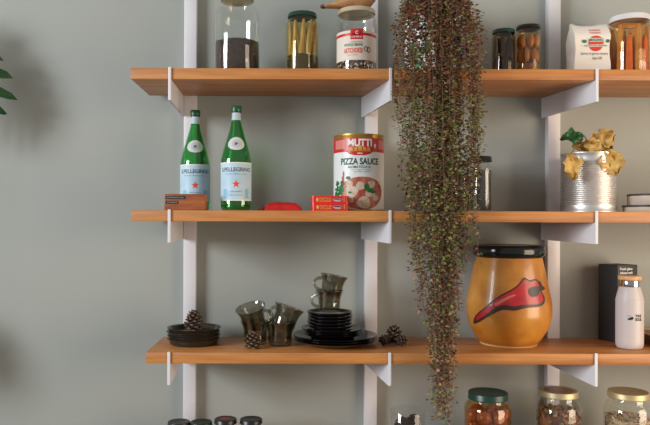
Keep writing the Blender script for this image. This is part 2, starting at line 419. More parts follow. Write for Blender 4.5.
# 6 and 7 small jars
l = at(503.5, -.14, Z1)
jar('small dark jar with a dark green lid on the top shelf', l, .0358, .156, .0335, .0125, GREEN_LID, glass('dark brine glass', (.80, .70, .60)), shoulder=.9, neck=.97)
rnd = random.Random(8)
PKG = 'dark pickles in the small green-lidded jar'
for lev in range(2):
    for i in range(7):
        a = 2*PI*(i+.5*lev)/7
        o = obj('pickled_slice', spear_bm(.0615, .0103, rnd.uniform(-.001, .001), seed=i), PRUNE)
        o.location = l+Vector((.0232*math.sin(a), -.0232*math.cos(a), .0062+lev*.0625)); o.rotation_euler[2] = a
        tag(o, 'dark brown pickle inside the small green-lidded jar', 'pickle', PKG)
l = at(528, -.14, Z1)
jar('small jar of tan pickles with a black lid on the top shelf', l, .0375, .169, .0355, .0115, BLACK_LID, glass('pale brined glass', (.95, .88, .74)), shoulder=.9, neck=.97)
for lev in range(3):
    for i in range(6):
        a = 2*PI*(i+.5*lev)/6
        bm = B(); ball(bm, (0, 0, .0225), (.0118, .0118, .0225), 2)
        for v in bm.verts: v.co.x *= 1-.25*v.co.z/.045; v.co += Vector((.0012, .0012, 0))*noise.noise(v.co*90+Vector((i, lev, 0)))
        o = obj('pickled_fig', bm, FIG, angle=80)
        o.location = l+Vector((.0234*math.sin(a), -.0234*math.cos(a), .0065+lev*.0452)); o.rotation_euler[2] = a
        tag(o, 'tan pickled fruit inside the small black-lidded jar', 'pickle', 'tan pickles in the small black-lidded jar')

# 8 flour bag
k = K(-.2); l = at(587.6, -.16, Z1)
t = thing('flour_bag', 'crumpled white paper flour bag with red and green emblem', 'bag', l, math.radians(-3))
bm = B(); W, Dp, Hh = .0530, .040, .168
nx, ny, nz = 14, 10, 20; grid = {}
def bagpt(a, z):
    # a runs round the bag perimeter 0..1, rounded box
    t4 = a*4; s = int(t4) % 4; f = t4-int(t4)
    c = [(-1, -1), (1, -1), (1, 1), (-1, 1)]; p, q = c[s], c[(s+1) % 4]
    x, y = (p[0]+(q[0]-p[0])*f)*W, (p[1]+(q[1]-p[1])*f)*Dp
    tt = z/Hh; pinch = 1-.80*max(0, (tt-.72)/.28)**1.3
    y *= pinch*(1-.03*math.cos(PI*tt)); x *= 1-.03*math.sin(PI*tt)+.0*tt
    q = Vector((x*14, y*14, z*14))
    d = noise.noise(q*1.3+Vector((4, 1, 2)))*.0042+noise.noise(q*3.1)*.0018
    n = Vector((x, y*1.4, 0)).normalized()
    zz = z+(.006*noise.noise(Vector((x*28, 3, 1)))-.006*math.cos(x/W*PI*.5+.3) if tt > .98 else 0)
    if z < .002: d = -abs(d)
    return Vector((x, y, zz))+n*(d if z > .002 else d)
N = 56; rings = [[bm.verts.new(bagpt(i/N, Hh*j/nz)) for i in range(N)] for j in range(nz+1)]
for a, b in zip(rings, rings[1:]):
    for i in range(N): bm.faces.new((a[i], a[(i+1) % N], b[(i+1) % N], b[i]))
bm.faces.new(rings[0]); bm.faces.new(rings[-1])
obj('paper_sack', bm, PAPERBAG, t, 50)
def bagmap(b, off):
    cut(b, .008, 0); cut(b, .008, 1)
    for v in b.verts:
        p = bagpt(min(.249, max(.001, .125+v.co.x/(2*W)/4)), v.co.y); v.co = p+Vector((0, -off, 0))
    return b
b = B(); ell(b, .009, .100, .0225, .0235); em = decal('emblem', bagmap(b, .0012), REDINK, t)
b = B(); poly(b, [(-.009, .105), (.039, .105), (.035, .1155), (-.017, .1155)]); poly(b, [(-.033, .090), (.046, .090), (.044, .0965), (-.031, .0965)]); decal('banner', bagmap(b, .0018), mat('pale banner', (222, 224, 212), .6), em)
b = B()
for s in (-1, 1): ell(b, .009+s*.035, .1065, .007, .0052, 14); 
text(b, 'MOLINO', .009, .1065, .0075, .042, bold=.04); text(b, 'ANTICHI GRANI', .007, .0912, .0042, .07, bold=.02); decal('lettering', bagmap(b, .0024), GREENINK, em)
b = B(); text(b, 'FARINA', .009, .140, .006, .034, bold=.03); text(b, 'ITALIANA', .009, .1305, .006, .032, bold=.03); decal('lettering', bagmap(b, .0014), mat('faded red ink', (224, 130, 116), .6), t)
b = B(); text(b, 'farina di grano tenero', .006, .066, .0085, .084, bold=.0); text(b, 'tipo 00', .013, .052, .0085, .030, bold=.005); decal('lettering', bagmap(b, .0014), mat('grey green ink', (78, 96, 88), .6), t)

# 9 carrot jar
l = at(629.3, -.165, Z1)
jar('large white-lidded jar of pickled carrots at right end of top shelf', l, .0632, .190, .0575, .0170, WHITE_LID, glass('amber pickle brine glass', (.94, .85, .70)), shoulder=.87, neck=.965)
rnd = random.Random(11); ms = [PARSNIP, PEPPER, PARSNIP, CARROT, PARSNIP, CARROT, PARSNIP, PEPPER, PARSNIP, CARROT, PARSNIP, CARROT]
th = facing(l)
for i in range(12):
    a = th+2*PI*(i-3)/12; m = ms[i]; Lh = {id(CARROT): .118, id(PARSNIP): .150, id(PEPPER): .06}[id(m)]
    o = obj('pickled_vegetable_stick', spear_bm(Lh, .0118, .0, True, seed=i), m)
    o.location = l+Vector((.0482*math.sin(a), -.0482*math.cos(a), .0065)); o.rotation_euler = (0, 0, a)
    w = {id(CARROT): 'orange carrot', id(PARSNIP): 'pale root', id(PEPPER): 'red pepper'}[id(m)]
    tag(o, 'pickled %s stick inside the large white-lidded jar' % w, 'pickle', '%s sticks in the white-lidded jar' % w)
o = obj('pickled_vegetable_stick', spear_bm(.085, .010, .0, True, 40), PARSNIP); o.location = l+Vector((-.036, -.012, .158)); o.rotation_euler = (0, 1.45, .25)
tag(o, 'pale root stick lying crosswise near the top of the white-lidded jar', 'pickle')
for i in range(5):
    a = 2*PI*i/5
    o = obj('pickled_vegetable_stick', spear_bm(.14, .0105, 0, True, 50+i), PARSNIP); o.location = l+Vector((.0225*math.sin(a), -.0225*math.cos(a), .0065))
    tag(o, 'pickled pale root stick inside the large white-lidded jar', 'pickle', 'pale root sticks in the white-lidded jar')

# ------------------------------------------------------------------ shelf of bottles
BR = .0455
bp = [(0, .0015), (.028, .0), (.040, .002), (BR, .008), (BR, .020), (BR, .145), (.0445, .155), (.0400, .175), (.0345, .195), (.0285, .215), (.0225, .235), (.0170, .255), (.0138, .270), (.0124, .285), (.0124, .303)]
bi = [(.0098, .303), (.0098, .283), (.0146, .253), (.0262, .213), (.0376, .173), (.0425, .145), (.0425, .012), (.030, .006), (0, .007)]
brf = rinterp(bp[1:])
def bottle(label, loc):
    t = thing('water_bottle', label, 'bottle', loc, 0, 'green mineral water bottles')
    obj('bottle_body', lathe(B(), bp+bi, 40), GREEN_GLASS, t, 60)
    obj('cap', lathe(B(), [(0, .3035), (.0128, .3035), (.0128, .2965), (.0150, .2965), (.0154, .298), (.0154, .311), (.0142, .313), (0, .313)], 30), mat('dark green cap', (24, 84, 48), .35), t)
    obj('cap_band', lathe(B(), [(.0128, .2935), (.0148, .2935), (.0148, .2962), (.0128, .2962)], 30, close=True), mat('black band', (22, 26, 24), .4), t)
    th = facing(loc)
    b = B(); rect(b, -.036, .270, .036, .2925); decal('neck_label', wrap(b, brf, 0, .0006, .003, .004, .0128), mat('grey blue neck label', (176, 196, 204), .5), t)
    lb = decal('label', wrap(rect(B(), -.118, .029, .118, .142), brf, 0, .0005), BLUELABEL, t); lb['label'] = 'pale blue paper label with navy lettering and red star'
    b = B(); rect(b, -.118, .1395, .118, .142); rect(b, -.118, .029, .118, .031); decal('border', wrap(b, brf, th, .0008), WHITEINK, lb)
    b = B(); text(b, 'S.PELLEGRINO', .0, .115, .0120, .098, bold=.018); decal('lettering', wrap(b, brf, th, .0008), NAVYINK, lb)
    b = B(); text(b, 'NATURAL MINERAL WATER', 0, .106, .0032, .07); text(b, 'S.PELLEGRINO', 0, .054, .004, .036); text(b, 'IMPORTED FROM ITALY', 0, .044, .003, .05); decal('lettering', wrap(b, brf, th, .0008), mat('blue ink', (70, 120, 160), .5), lb)
    decal('star', wrap(star(B(), 0, .078, .0125), brf, th, .0008, .004), STARINK, lb)
    b = B()
    for u in (-.034, .034): ell(b, u, .052, .008, .014, 12, 0, .1); rect(b, u-.010, .036, u+.010, .040)
    decal('printed_scene', wrap(b, brf, th, .0008), mat('pale teal ink', (128, 186, 206), .5), lb)
    ov = decal('neck_oval', wrap(ell(B(), 0, .198, .026, .0195, 32), brf, th, .0006, .004, .004, .034), mat('oval label', (206, 208, 210), .5), t)
    b = B(); ell(b, 0, .198, .0135, .0125, 24); decal('crest', wrap(b, brf, th, .001, .004, .004, .034), mat('crest grey', (186, 188, 192), .5), ov)
    b = B(); text(b, 'SP', 0, .194, .007, bold=.03); decal('lettering', wrap(b, brf, th, .0014, .004, .004, .034), NAVYINK, ov)
    return t
bottle('left green glass mineral water bottle, standing behind the small wooden block', at(195, -.14, Z2))
bottle('right green glass mineral water bottle, its whole label in view', at(236, -.222, Z2))
# wooden block
l = at(186.2, -.262, Z2)
t = thing('wooden_block', 'small walnut block with two black word strips before the left bottle', 'wooden block', l)
bm = B(); box(bm, (-.0593, -.028, 0), (.0593, .028, .0475), .0012); obj('block', bm, W_WALNUT, t)
b = B(); rect(b, -.0555, .0325, .0020, .0415); rect(b, -.0555, .0185, -.0185, .0275); nm = decal('word_strip', lay(b, (0, -.028, 0), (1, 0, 0), (0, 0, 1), .0004), BLACKINK, t)
b = B(); text(b, 'INTERNATIONAL', -.0267, .0350, .0042, .050); text(b, 'WORDS', -.037, .0210, .0042, .030); decal('lettering', lay(b, (0, -.028, 0), (1, 0, 0), (0, 0, 1), .0008), mat('grey lettering', (168, 164, 156), .5), nm)
# red packet
l = at(282.5, -.235, Z2)
t = thing('snack_packet', 'flat red foil packet lying beside the right green bottle', 'packet', l, math.radians(4))
bm = B(); NU, NV = 26, 12; top = {}; bot = {}
for i in range(NU+1):
    for j in range(NV+1):
        u, v = i/NU*2-1, j/NV*2-1
        h = .0235*max(0, (1-abs(u)**3)*(1-abs(v)**3))**.55+.0022+.0060*noise.noise(Vector((u*4, v*3, 1)))*(1-u*u)
        x, y = u*.060*(1-.06*v*v), v*.036*(1-.12*abs(u)**3)
        top[i, j] = bm.verts.new((x, y, h)); bot[i, j] = bm.verts.new((x, y, .0004+.0012*(abs(u)**4)))
for i in range(NU):
    for j in range(NV):
        bm.faces.new((top[i, j], top[i+1, j], top[i+1, j+1], top[i, j+1])); bm.faces.new((bot[i, j], bot[i, j+1], bot[i+1, j+1], bot[i+1, j]))
for i in range(NU):
    bm.faces.new((bot[i, 0], bot[i+1, 0], top[i+1, 0], top[i, 0])); bm.faces.new((top[i, NV], top[i+1, NV], bot[i+1, NV], bot[i, NV]))
for j in range(NV):
    bm.faces.new((bot[0, j+1], bot[0, j], top[0, j], top[0, j+1])); bm.faces.new((bot[NU, j], bot[NU, j+1], top[NU, j+1], top[NU, j]))
obj('pouch', bm, RED_FOIL, t, 60)
bm = B(); NN = 10
for i in range(NN): box(bm, (-.0725+.0013*i, -.030, .0015), (-.0725+.0013*(i+1), .030, .0045+.0011*i+.0012*(i % 2)))
obj('crimped_end', bm, mat('maroon crimp', (96, 34, 30), .45), t, smooth=False)
# red tins
def fish_tin(loc, label):
    t = thing('fish_tin', label, 'tin', loc, 0, 'stacked red fish tins')
    bm = B(); box(bm, (-.0545, -.030, 0), (.0545, .030, .0215), .0)
    es = [e for e in bm.edges if abs(e.verts[0].co.z-e.verts[1].co.z) > .01]; bmesh.ops.bevel(bm, geom=es, offset=.010, segments=5, affect='EDGES', profile=.5)
    obj('tin_body', bm, RED, t, 40)
    for z in (.0, .0195):
        bm = B(); box(bm, (-.0552, -.0307, z), (.0552, .0307, z+.002)); es = [e for e in bm.edges if abs(e.verts[0].co.z-e.verts[1].co.z) > .001]
        bmesh.ops.bevel(bm, geom=es, offset=.0107, segments=5, affect='EDGES', profile=.5); obj('rim', bm, mat('bright red rim', (222, 40, 44), .25), t)
    fr = lambda b, off: lay(b, (0, -.030, 0), (1, 0, 0), (0, 0, 1), off)
    b = B(); text(b, 'FILETTI DI', -.014, .0115, .0050, .034, bold=.02); text(b, 'ACCIUGHE', -.014, .0045, .0050, .034, bold=.02); ell(b, -.037, .0107, .004, .006, 12); decal('lettering', fr(b, .0004), GOLDINK, t)
    b = B(); ell(b, .022, .0105, .0145, .0052, 20, 0, .08); f = decal('printed_fish', fr(b, .0004), mat('silver ink', (176, 160, 160), .4), t)
    b = B(); ell(b, .021, .0125, .012, .0018, 14); ell(b, .033, .0105, .0022, .0022, 10); decal('fish_back', fr(b, .0008), mat('dark fish ink', (66, 40, 44), .5), f)
    b = B(); rect(b, .040, .005, .042, .016); ell(b, .041, .0165, .002, .002, 8); decal('lettering', fr(b, .0004), GOLDINK, t)
    return t
l = at(329.7, -.25, Z2)
fish_tin(l, 'lower red rectangular fish tin, resting on the shelf before the sauce tin')
fish_tin(l+Vector((-.001, 0, .0218)), 'upper red rectangular fish tin, lying on top of the other one')
# pizza sauce tin
l = at(358.5, -.15, Z2); R = .0772; H = .2325; th = facing(l)
t = thing('sauce_tin', 'big pizza sauce tin with red, white and gold label', 'tin', l, 0)
can = [(0, .004), (R-.004, .004), (R-.003, 0), (R+.0005, 0), (R+.0008, .003), (R-.0006, .006), (R-.0006, H-.006), (R+.0008, H-.003), (R+.0005, H), (R-.003, H), (R-.004, H-.005), (0, H-.005)]
obj('tin_body', lathe(B(), can, 64), GOLDTIN, t, 40)
rf = lambda z: R
full = math.pi*R*.995
lb = decal('label', wrap(rect(B(), -full, .0055, full, .2195), rf, th, .0002), WHITELABEL, t); lb['label'] = 'white printed label with red band and pizza picture'
b = B(); rect(b, -full, .178, full, .2195); poly(b, [(-.040, .181), (-.030, .172), (-.012, .167), (.018, .167), (.036, .172), (.046, .181)]); decal('red_band', wrap(b, rf, th, .0005), mat('label red', (206, 34, 36), .35), lb)
for u0, u1 in ((-.086, -.043), (.066, .105)): decal('side_panel', wrap(rect(B(), u0, .188, u1, .215), rf, th, .0008), mat('washed red panel', (214, 128, 120), .4), lb)
b = B(); text(b, 'MUTTI', .004, .1950, .0215, .074, bold=.045); text(b, 'PARMA', .004, .1705, .0055, .016, bold=.02); ell(b, .052, .196, .004, .007, 10); decal('lettering', wrap(b, rf, th, .0008), WHITEINK, lb)
b = B()
for u in (-.022, -.009, .017, .030): ell(b, u, .188-abs(u-.004)*.05, .0052, .0052, 14)
ell(b, .004, .190, .0065, .0075, 14); rect(b, -.030, .1795, .038, .1815); decal('gold_medals', wrap(b, rf, th, .0008), GOLDINK, lb)
b = B(); text(b, 'PIZZA SAUCE', .004, .1405, .0190, .124, bold=.035); decal('lettering', wrap(b, rf, th, .0005), DGREENINK, lb)
b = B(); text(b, 'AROMATIZZATA', .002, .1290, .0075, .072, bold=.025); text(b, 'con origano e basilico', .010, .1225, .004, .064); text(b, 'pomodoro italiano', .010, .1165, .004, .05); decal('lettering', wrap(b, rf, th, .0005), mat('grey teal ink', (70, 92, 88), .5), lb)
pic = decal('pizza_picture', wrap(ell(B(), .012, .055, .072, .0495, 40, 0, .02), rf, th, .0005), mat('tomato print', (158, 62, 48), .4, rgb2=(196, 122, 96), scale=42), lb)
b = B(); rect(b, .050, .062, .092, .0655); rect(b, .046, .075, .090, .0785); rect(b, .058, .088, .090, .0905); decal('board_print', wrap(b, rf, th, .0004), mat('board print', (222, 200, 152), .5), lb)
b = B(); poly(b, [(-.054, .105), (-.046, .105), (-.044, .082), (-.056, .082)]); ell(b, -.048, .112, .0035, .009, 10); decal('garlic_print', wrap(b, rf, th, .0006), mat('terracotta print', (176, 96, 66), .5), lb)
b = B(); rr = random.Random(4)
for i in range(46): ell(b, -.068+rr.uniform(-.018, .018), .062+rr.uniform(-.032, .026), rr.uniform(.004, .008), rr.uniform(.003, .007), 9, 0, .15, i)
ell(b, -.032, .100, .008, .005, 12); decal('basil_print', wrap(b, rf, th, .0007), mat('leaf print', (40, 128, 62), .5, rgb2=(22, 84, 44), scale=120), lb)
b = B()
for i, (u, v, s) in enumerate(((-.020, .060, .019), (-.028, .082, .011), (.006, .076, .014), (.036, .056, .016), (.016, .026, .021), (-.024, .034, .010), (.040, .082, .012), (.055, .040, .010))): ell(b, u, v, s, s*.88, 22, 0, .07, i)
pz = decal('mozzarella_print', wrap(b, rf, th, .0009), mat('mozzarella print', (222, 204, 184), .5, rgb2=(196, 164, 140), scale=90), lb)
for i, (u, v, s, q) in enumerate(((.024, .074, .008, 1.2), (.036, .063, .014, .5), (.046, .058, .010, .5), (-.026, .056, .006, .6))): decal('basil_print', wrap(ell(B(), u, v, s, s*q, 14, 0, .08, i), rf, th, .0012), mat('leaf print', (40, 128, 62)), lb)
# dark grain jars behind the plant
l = at(480.5, -.135, Z2)
jar('jar of charcoal grain with a black lid, just right of the trailing plant', l, .0362, .173, .0335, .017, BLACK_LID, shoulder=.86, neck=.95)
pile('dark_grain', 'charcoal coloured grain in the jar right of the trailing plant', 'grain', l, .0318, .125, DARKGRAIN, seed=6)
l = at(459.5, -.10, Z2)
jar('jar of dark grain half hidden behind the trailing plant', l, .034, .160, .0315, .017, BLACK_LID, shoulder=.86, neck=.95)
pile('dark_grain', 'dark grain in the jar half hidden by the trailing plant', 'grain', l, .0297, .12, DARKGRAIN, seed=9)
# ribbed tin with wilting plant
l = at(588.7, -.155, Z2); R = .0815; H = .180
t = thing('potted_plant', 'wilting yellow-leaved plant in a ribbed silver tin', 'plant', l)
pr = [(0, .003), (R-.004, .003), (R-.002, 0), (R+.001, 0), (R+.0012, .003), (R-.001, .006), (R-.001, .022)]
n = 22
for i in range(n*6+1):
    z = .022+(.153-.022)*i/(n*6); pr.append((R-.0018+.0018*math.cos(2*PI*i/6), z))
pr += [(R-.001, .156), (R-.001, H-.006), (R+.0012, H-.003), (R+.001, H), (R-.0025, H), (R-.004, H-.008), (R-.004, .006), (0, .006)]
ti = obj('tin_pot', lathe(B(), pr, 56), TINPLATE, t, 60); ti['label'] = 'ribbed silver tin'
obj('soil', lathe(B(), [(0, .008), (R-.006, .008), (R-.006, .155), (R*.5, .159), (0, .157)], 32), SOIL, t)
def leaf_bm(L, Wd, lobes=3, seed=0, curl=.3):
    """a lobed crumpled leaf lying along +x from its stalk"""
    bm = B(); NU, NV = 18, 10; g = {}; rr = Vector((seed*3.1, seed*1.7, 0))
    for i in range(NU+1):
        u = i/NU
        w = Wd*(math.sin(PI*min(1, u*.93+.07))**.7)*(1+.13*math.cos(u*lobes*2*PI))
        for j in range(NV+1):
            v = j/NV*2-1
            z = curl*L*(-.5*u*u+.18*v*v)+.012*noise.noise(Vector((u*3, v*2.5, 0))+rr)*1.6+.004*noise.noise(Vector((u*9, v*8, 2))+rr)
            g[i, j] = (u*L, v*w/2*(1+.22*noise.noise(Vector((u*7, v, 5))+rr)), z)
    th_ = .0007
    a = {q: bm.verts.new(p) for q, p in g.items()}; c = {q: bm.verts.new((p[0], p[1], p[2]-th_)) for q, p in g.items()}
    for i in range(NU):
        for j in range(NV):
            bm.faces.new((a[i, j], a[i+1, j], a[i+1, j+1], a[i, j+1])); bm.faces.new((c[i, j], c[i, j+1], c[i+1, j+1], c[i+1, j]))
    for i in range(NU): bm.faces.new((c[i, 0], c[i+1, 0], a[i+1, 0], a[i, 0])); bm.faces.new((a[i, NV], a[i+1, NV], c[i+1, NV], c[i, NV]))
    for j in range(NV): bm.faces.new((c[0, j+1], c[0, j], a[0, j], a[0, j+1])); bm.faces.new((c[NU, j], c[NU, j+1], a[NU, j+1], a[NU, j]))
    return bm
def leafpart(px, py, Y, L, Wd, m, az, el, roll, seed, lab, base, lobes=3, curl=.3):
    p = P(px, py, Y)-l
    o = obj('leaf', leaf_bm(L*1.3, Wd*1.35, lobes, seed, curl), m, t, 80); o['label'] = lab
    o.rotation_euler = (roll, -el, az); o.location = p
    bm = B(); q = Vector(base); mid = (p+q)/2+Vector((0, 0, .03)); tube(bm, [q, (q+mid)/2+Vector((0, 0, .01)), mid, (mid+p)/2+Vector((0, 0, .006)), p], .0016, 6); obj('stem', bm, mat('dry stem', (120, 96, 52), .6), t)
rad = math.radians
leafpart(593, 146, -.19, .058, .050, YLEAF, rad(-10), rad(38), rad(60), 1, 'pale yellow leaf', (0, 0, .162))
leafpart(584, 144, -.20, .046, .042, YLEAF, rad(-30), rad(-15), rad(62), 2, 'yellow brown leaf', (0, 0, .162))
leafpart(590, 150, -.18, .040, .036, YLEAF, rad(170), rad(25), rad(-55), 6, 'yellow leaf', (0, 0, .162))
leafpart(583, 137, -.215, .050, .034, GLEAF, rad(184), rad(2), rad(-60), 3, 'green leaf', (0, 0, .162), 2)
leafpart(606, 150, -.235, .062, .050, YLEAF, rad(-20), rad(-68), rad(78), 4, 'drooping yellow leaf', (.01, 0, .162), 3, .2)
leafpart(613, 148, -.20, .046, .036, YLEAF, rad(160), rad(8), rad(-65), 8, 'yellow brown leaf', (.01, 0, .162), 3, .2)
leafpart(571, 154, -.243, .060, .046, YLEAF, rad(-60), rad(-78), rad(10), 5, 'drooping yellow leaf', (-.01, -.01, .162), 3, .15)
# stacked round tins at the right edge
def candle_tin(loc, R, H, label, lidh):
    t = thing('round_tin', label, 'tin', loc, 0, 'stacked round tins')
    obj('tin_body', lathe(B(), [(0, 0), (R-.002, 0), (R-.001, .0015), (R-.001, H-lidh), (R-.004, H-lidh), (0, H-lidh)], 48), mat('cream tin', (190, 176, 162), .45, 0.), t)
    lo = obj('lid', lathe(B(), [(0, H-lidh+.0002), (R, H-lidh+.0002), (R+.0008, H-lidh+.001), (R, H-.001), (R-.002, H), (0, H-.0005)], 48), mat('bronze lid', (58, 48, 42), .45, .2), t); lo['label'] = 'dark bronze lid'
l = at(651, -.20, Z2)
candle_tin(l, .079, .021, 'wide flat round tin with dark lid, lower of two at right edge', .006)
candle_tin(l+Vector((.011, .01, .0212)), .072, .034, 'round cream tin with dark lid, upper of two at right edge', .006)

# ------------------------------------------------------------------ shelf of tableware
def plate_bm(R, h, foot=.62, th=.0038):
    f = R*foot
    return lathe(B(), [(0, .0012), (f*.85, .0012), (f*.88, 0), (f, 0), (f+.004, .003), (R*.93, h*.72), (R-.0012, h-.0025), (R, h-.001), (R-.0012, h), (R*.92, h*.72+th), (f, .003+th), (0, .0028+th)], 56)
l = at(194, -.152, Z3)
proto = plate_bm(.0835, .0190, .84, .003)
nm = ['bottom', 'second from bottom', 'third from bottom', 'topmost', ]
first = None
for i, w in enumerate(['lowest dark plate of the left stack, under three others', 'second plate from bottom in the dark left stack', 'third plate from bottom in the dark left stack', 'topmost dark plate of the left stack, holding a pine cone']):
    if not first: first = obj('side_plate', proto, BROWN_GLAZE, angle=35); o = first
    else: o = first.copy(); C.objects.link(o)
    o.location = l+Vector((.0012*math.sin(i*2.3), .001*math.cos(i*2), .0108*i)); tag(o, w, 'plate', 'dark plates stacked at left')
def cone(label, loc, h, r, rot=(0, 0, 0), seed=0, n=56, group='pine cones on the shelf', sub=None):
    rnd = random.Random(seed); bm = B()
    lathe(bm, [(0, .04*h), (r*.32, .10*h), (r*.36, .4*h), (r*.22, .75*h), (0, .93*h)], 12, mi=0)
    for i in range(n):
        f = i/(n-1); a = i*2.39996; z = h*(.08+.84*f); 
        ln = r*(.42+.58*math.sin(PI*min(1, .25+.72*f))**.8)*rnd.uniform(.92, 1.05)
        if f > .9: ln *= .6
        wd = r*.27*(1-.40*f); tilt = -.15+1.15*f
        cr, sr = math.cos(a), math.sin(a)
        def pt(rr, s, dz): return Vector((rr*cr-s*sr, rr*sr+s*cr, z+dz))
        r0 = r*.2; rt = ln*math.cos(tilt)+.0; dzt = ln*math.sin(tilt)*.75
        tk = r*.055
        ringA = [pt(r0, -wd*.35, -tk), pt(r0, wd*.35, -tk), pt(r0, wd*.35, tk), pt(r0, -wd*.35, tk)]
        ringB = [pt(rt*.8, -wd, dzt*.7-tk), pt(rt*.8, wd, dzt*.7-tk), pt(rt*.8, wd, dzt*.7+tk), pt(rt*.8, -wd, dzt*.7+tk)]
        ringC = [pt(rt, -wd*.55, dzt-tk*1.5), pt(rt, wd*.55, dzt-tk*1.5), pt(rt, wd*.55, dzt+tk*1.6), pt(rt, -wd*.55, dzt+tk*1.6)]
        R_ = [[bm.verts.new(p) for p in q] for q in (ringA, ringB, ringC)]
        for k_, (x, y) in enumerate(zip(R_, R_[1:])):
            for q in range(4):
                fa = bm.faces.new((x[q], x[(q+1) % 4], y[(q+1) % 4], y[q])); fa.material_index = 0
        fa = bm.faces.new(R_[2]); fa.material_index = 1
    M = Matrix.Rotation(rot[2], 4, 'Z') @ Matrix.Rotation(rot[1], 4, 'Y') @ Matrix.Rotation(rot[0], 4, 'X')
    bmesh.ops.transform(bm, matrix=M, verts=bm.verts)
    mz = min(v.co.z for v in bm.verts); mx = sum(v.co.x for v in bm.verts)/len(bm.verts); my = sum(v.co.y for v in bm.verts)/len(bm.verts)
    for v in bm.verts: v.co -= Vector((mx, my, mz))
    o = obj('pine_cone', bm, [CONE_D, CONE_L], loc=loc, smooth=False); return tag(o, label, 'pine cone', group)
cone('pine cone standing on the stack of dark plates', l+Vector((0, -.004, .0108*3+.0072)), .062, .029, seed=1)
# cups
def cup_bm(s):
    o_ = [(0, .002), (.026, .002), (.027, 0), (.0305, 0), (.0335, .004), (.0345, .014), (.0352, .030), (.0362, .042), (.0385, .052), (.0420, .060), (.0450, .0655), (.0456, .0672), (.0454, .0682)]
    i_ = [(.0440, .0680), (.0400, .0605), (.0365, .052), (.0340, .042), (.0328, .030), (.0321, .016), (.030, .0085), (.024, .0065), (0, .0065)]
    return lathe(B(), [(r*s, z*s) for r, z in o_+i_], 36)
def cup(label, loc, s=1.0, rot=(0, 0, 0), group='smoked glass cups', hand=0):
    t = thing('glass_cup', label, 'cup', loc, 0, group); t.rotation_euler = rot
    obj('bowl', cup_bm(s), SMOKE, t, 50)
    bm = B(); pts = []
    for i in range(11):
        a = -PI/2+PI*i/10
        pts.append((s*(.036+.022*math.cos(a)+.003*i/10), 0, s*(.033+.019*math.sin(a))))
    tube(bm, pts, [s*(.0050 if 1 < i < 9 else .0058) for i in range(11)], 10)
    bmesh.ops.rotate(bm, verts=bm.verts, cent=(0, 0, 0), matrix=Matrix.Rotation(hand, 3, 'Z')); obj('handle', bm, SMOKE, t, 60)
    return t
def tilted(base, s, tl, az, lift):
    """where a cup leaning by tl towards azimuth az sits when its foot rests inside the cup at base"""
    return Vector(base)+Vector((0, 0, lift))
la = at(255.5, -.150, Z3); s = 1.04
cup('lower smoked cup of the leftmost pair, upright on the shelf', la, s, hand=rad(20))
cup('upper smoked cup of the leftmost pair, tilted and leaning left', la+Vector((.000, -.004, .049)), s*1.0, (rad(16), rad(-13), 0), hand=rad(-12))
lb_ = at(280, -.172, Z3)
cup('lower smoked cup of the pair beside the black plates, upright', lb_, s*1.02, hand=rad(60))
cup('upper smoked cup of the pair beside the black plates, leaning right', lb_+Vector((.006, 0, .050)), s*1.0, (rad(-3), rad(19), 0), hand=rad(150))
cone('pine cone on its end before the leftmost pair of cups', P(253, 346.0, -.232)*1, .048, .026, seed=2)
# black plates pile
l = at(335, -.155, Z3)
z = 0.
bp1 = None
for i in range(3):
    if not bp1: o = bp1 = obj('dinner_plate', plate_bm(.1295, .0185, .66), BLACK_GLAZE)
    else: o = bp1.copy(); C.objects.link(o)
    o.location = l+Vector((.001*math.sin(i*3), .0008*math.cos(i*2), z)); z += .0068
    tag(o, ['bottom large black dinner plate, lying on the shelf under the pile', 'middle large black dinner plate of three in the pile', 'topmost large black dinner plate, under the medium plates'][i], 'plate', 'black dinner plates')
z += .0002
mp1 = None
for i in range(3):
    if not mp1: o = mp1 = obj('salad_plate', plate_bm(.096, .0185, .66), BLACK_GLAZE)
    else: o = mp1.copy(); C.objects.link(o)
    o.location = l+Vector((-.008+.001*math.sin(i*3), .0008*math.cos(i*2), z)); z += .0068
    tag(o, ['lowest medium black plate, directly on the dinner plates', 'middle medium black plate of three in the pile', 'topmost medium black plate, just under the saucers'][i], 'plate', 'medium black plates')
z += .0002
bw = None
def saucer_bm(R, h):
    return lathe(B(), [(0, .001), (R*.72, .001), (R*.74, 0), (R*.82, 0), (R*.95, .004), (R, .009), (R, h-.001), (R-.001, h), (R-.003, h-.001), (R-.004, .011), (R*.86, .0055), (0, .0052)], 48)
for i in range(6):
    if not bw: o = bw = obj('black_bowl', saucer_bm(.0700, .0112), BLACK_GLAZE)
    else: o = bw.copy(); C.objects.link(o)
    o.location = l+Vector((-.016+.0012*math.sin(i*2.1), .001*math.cos(i*2), z)); z += .0101
    tag(o, 'small black dish of the six stacked, ' + ['lowest, on the medium plates', 'second from the bottom', 'third from the bottom', 'third from the top', 'second from the top', 'topmost, under the glass cups'][i], 'dish', 'small black dishes')
lc = l+Vector((-.0185, -.01, z+.0003))
cup('lower small smoked cup, standing upright on the black dishes', lc, .97, hand=rad(160))
cup('upper small smoked cup, tilted on top of the pile of black dishes', lc+Vector((.003, 0, .048)), .95, (0, rad(11), 0), hand=rad(185))
for i, (px, py, Y, h, r, rot, lab) in enumerate(((385.5, 347.5, -.19, .030, .017, (1.2, .2, .5), 'small pine cone, leftmost of three right of the black plates'), (394.5, 346.5, -.165, .054, .028, (.25, -.2, 0), 'larger upright pine cone, middle of three right of the plates'), (402.5, 347, -.195, .032, .017, (1.0, .5, 1.8), 'small pine cone, rightmost of three right of the black plates'))):
    p = P(px, py, Y); p.z = Z3; cone(lab, p, h, r, rot, 10+i, 44)
for o in C.objects:
    if o.name.startswith('pine_cone') and o['label'].startswith('pine cone on its end'): o.location.z = Z3
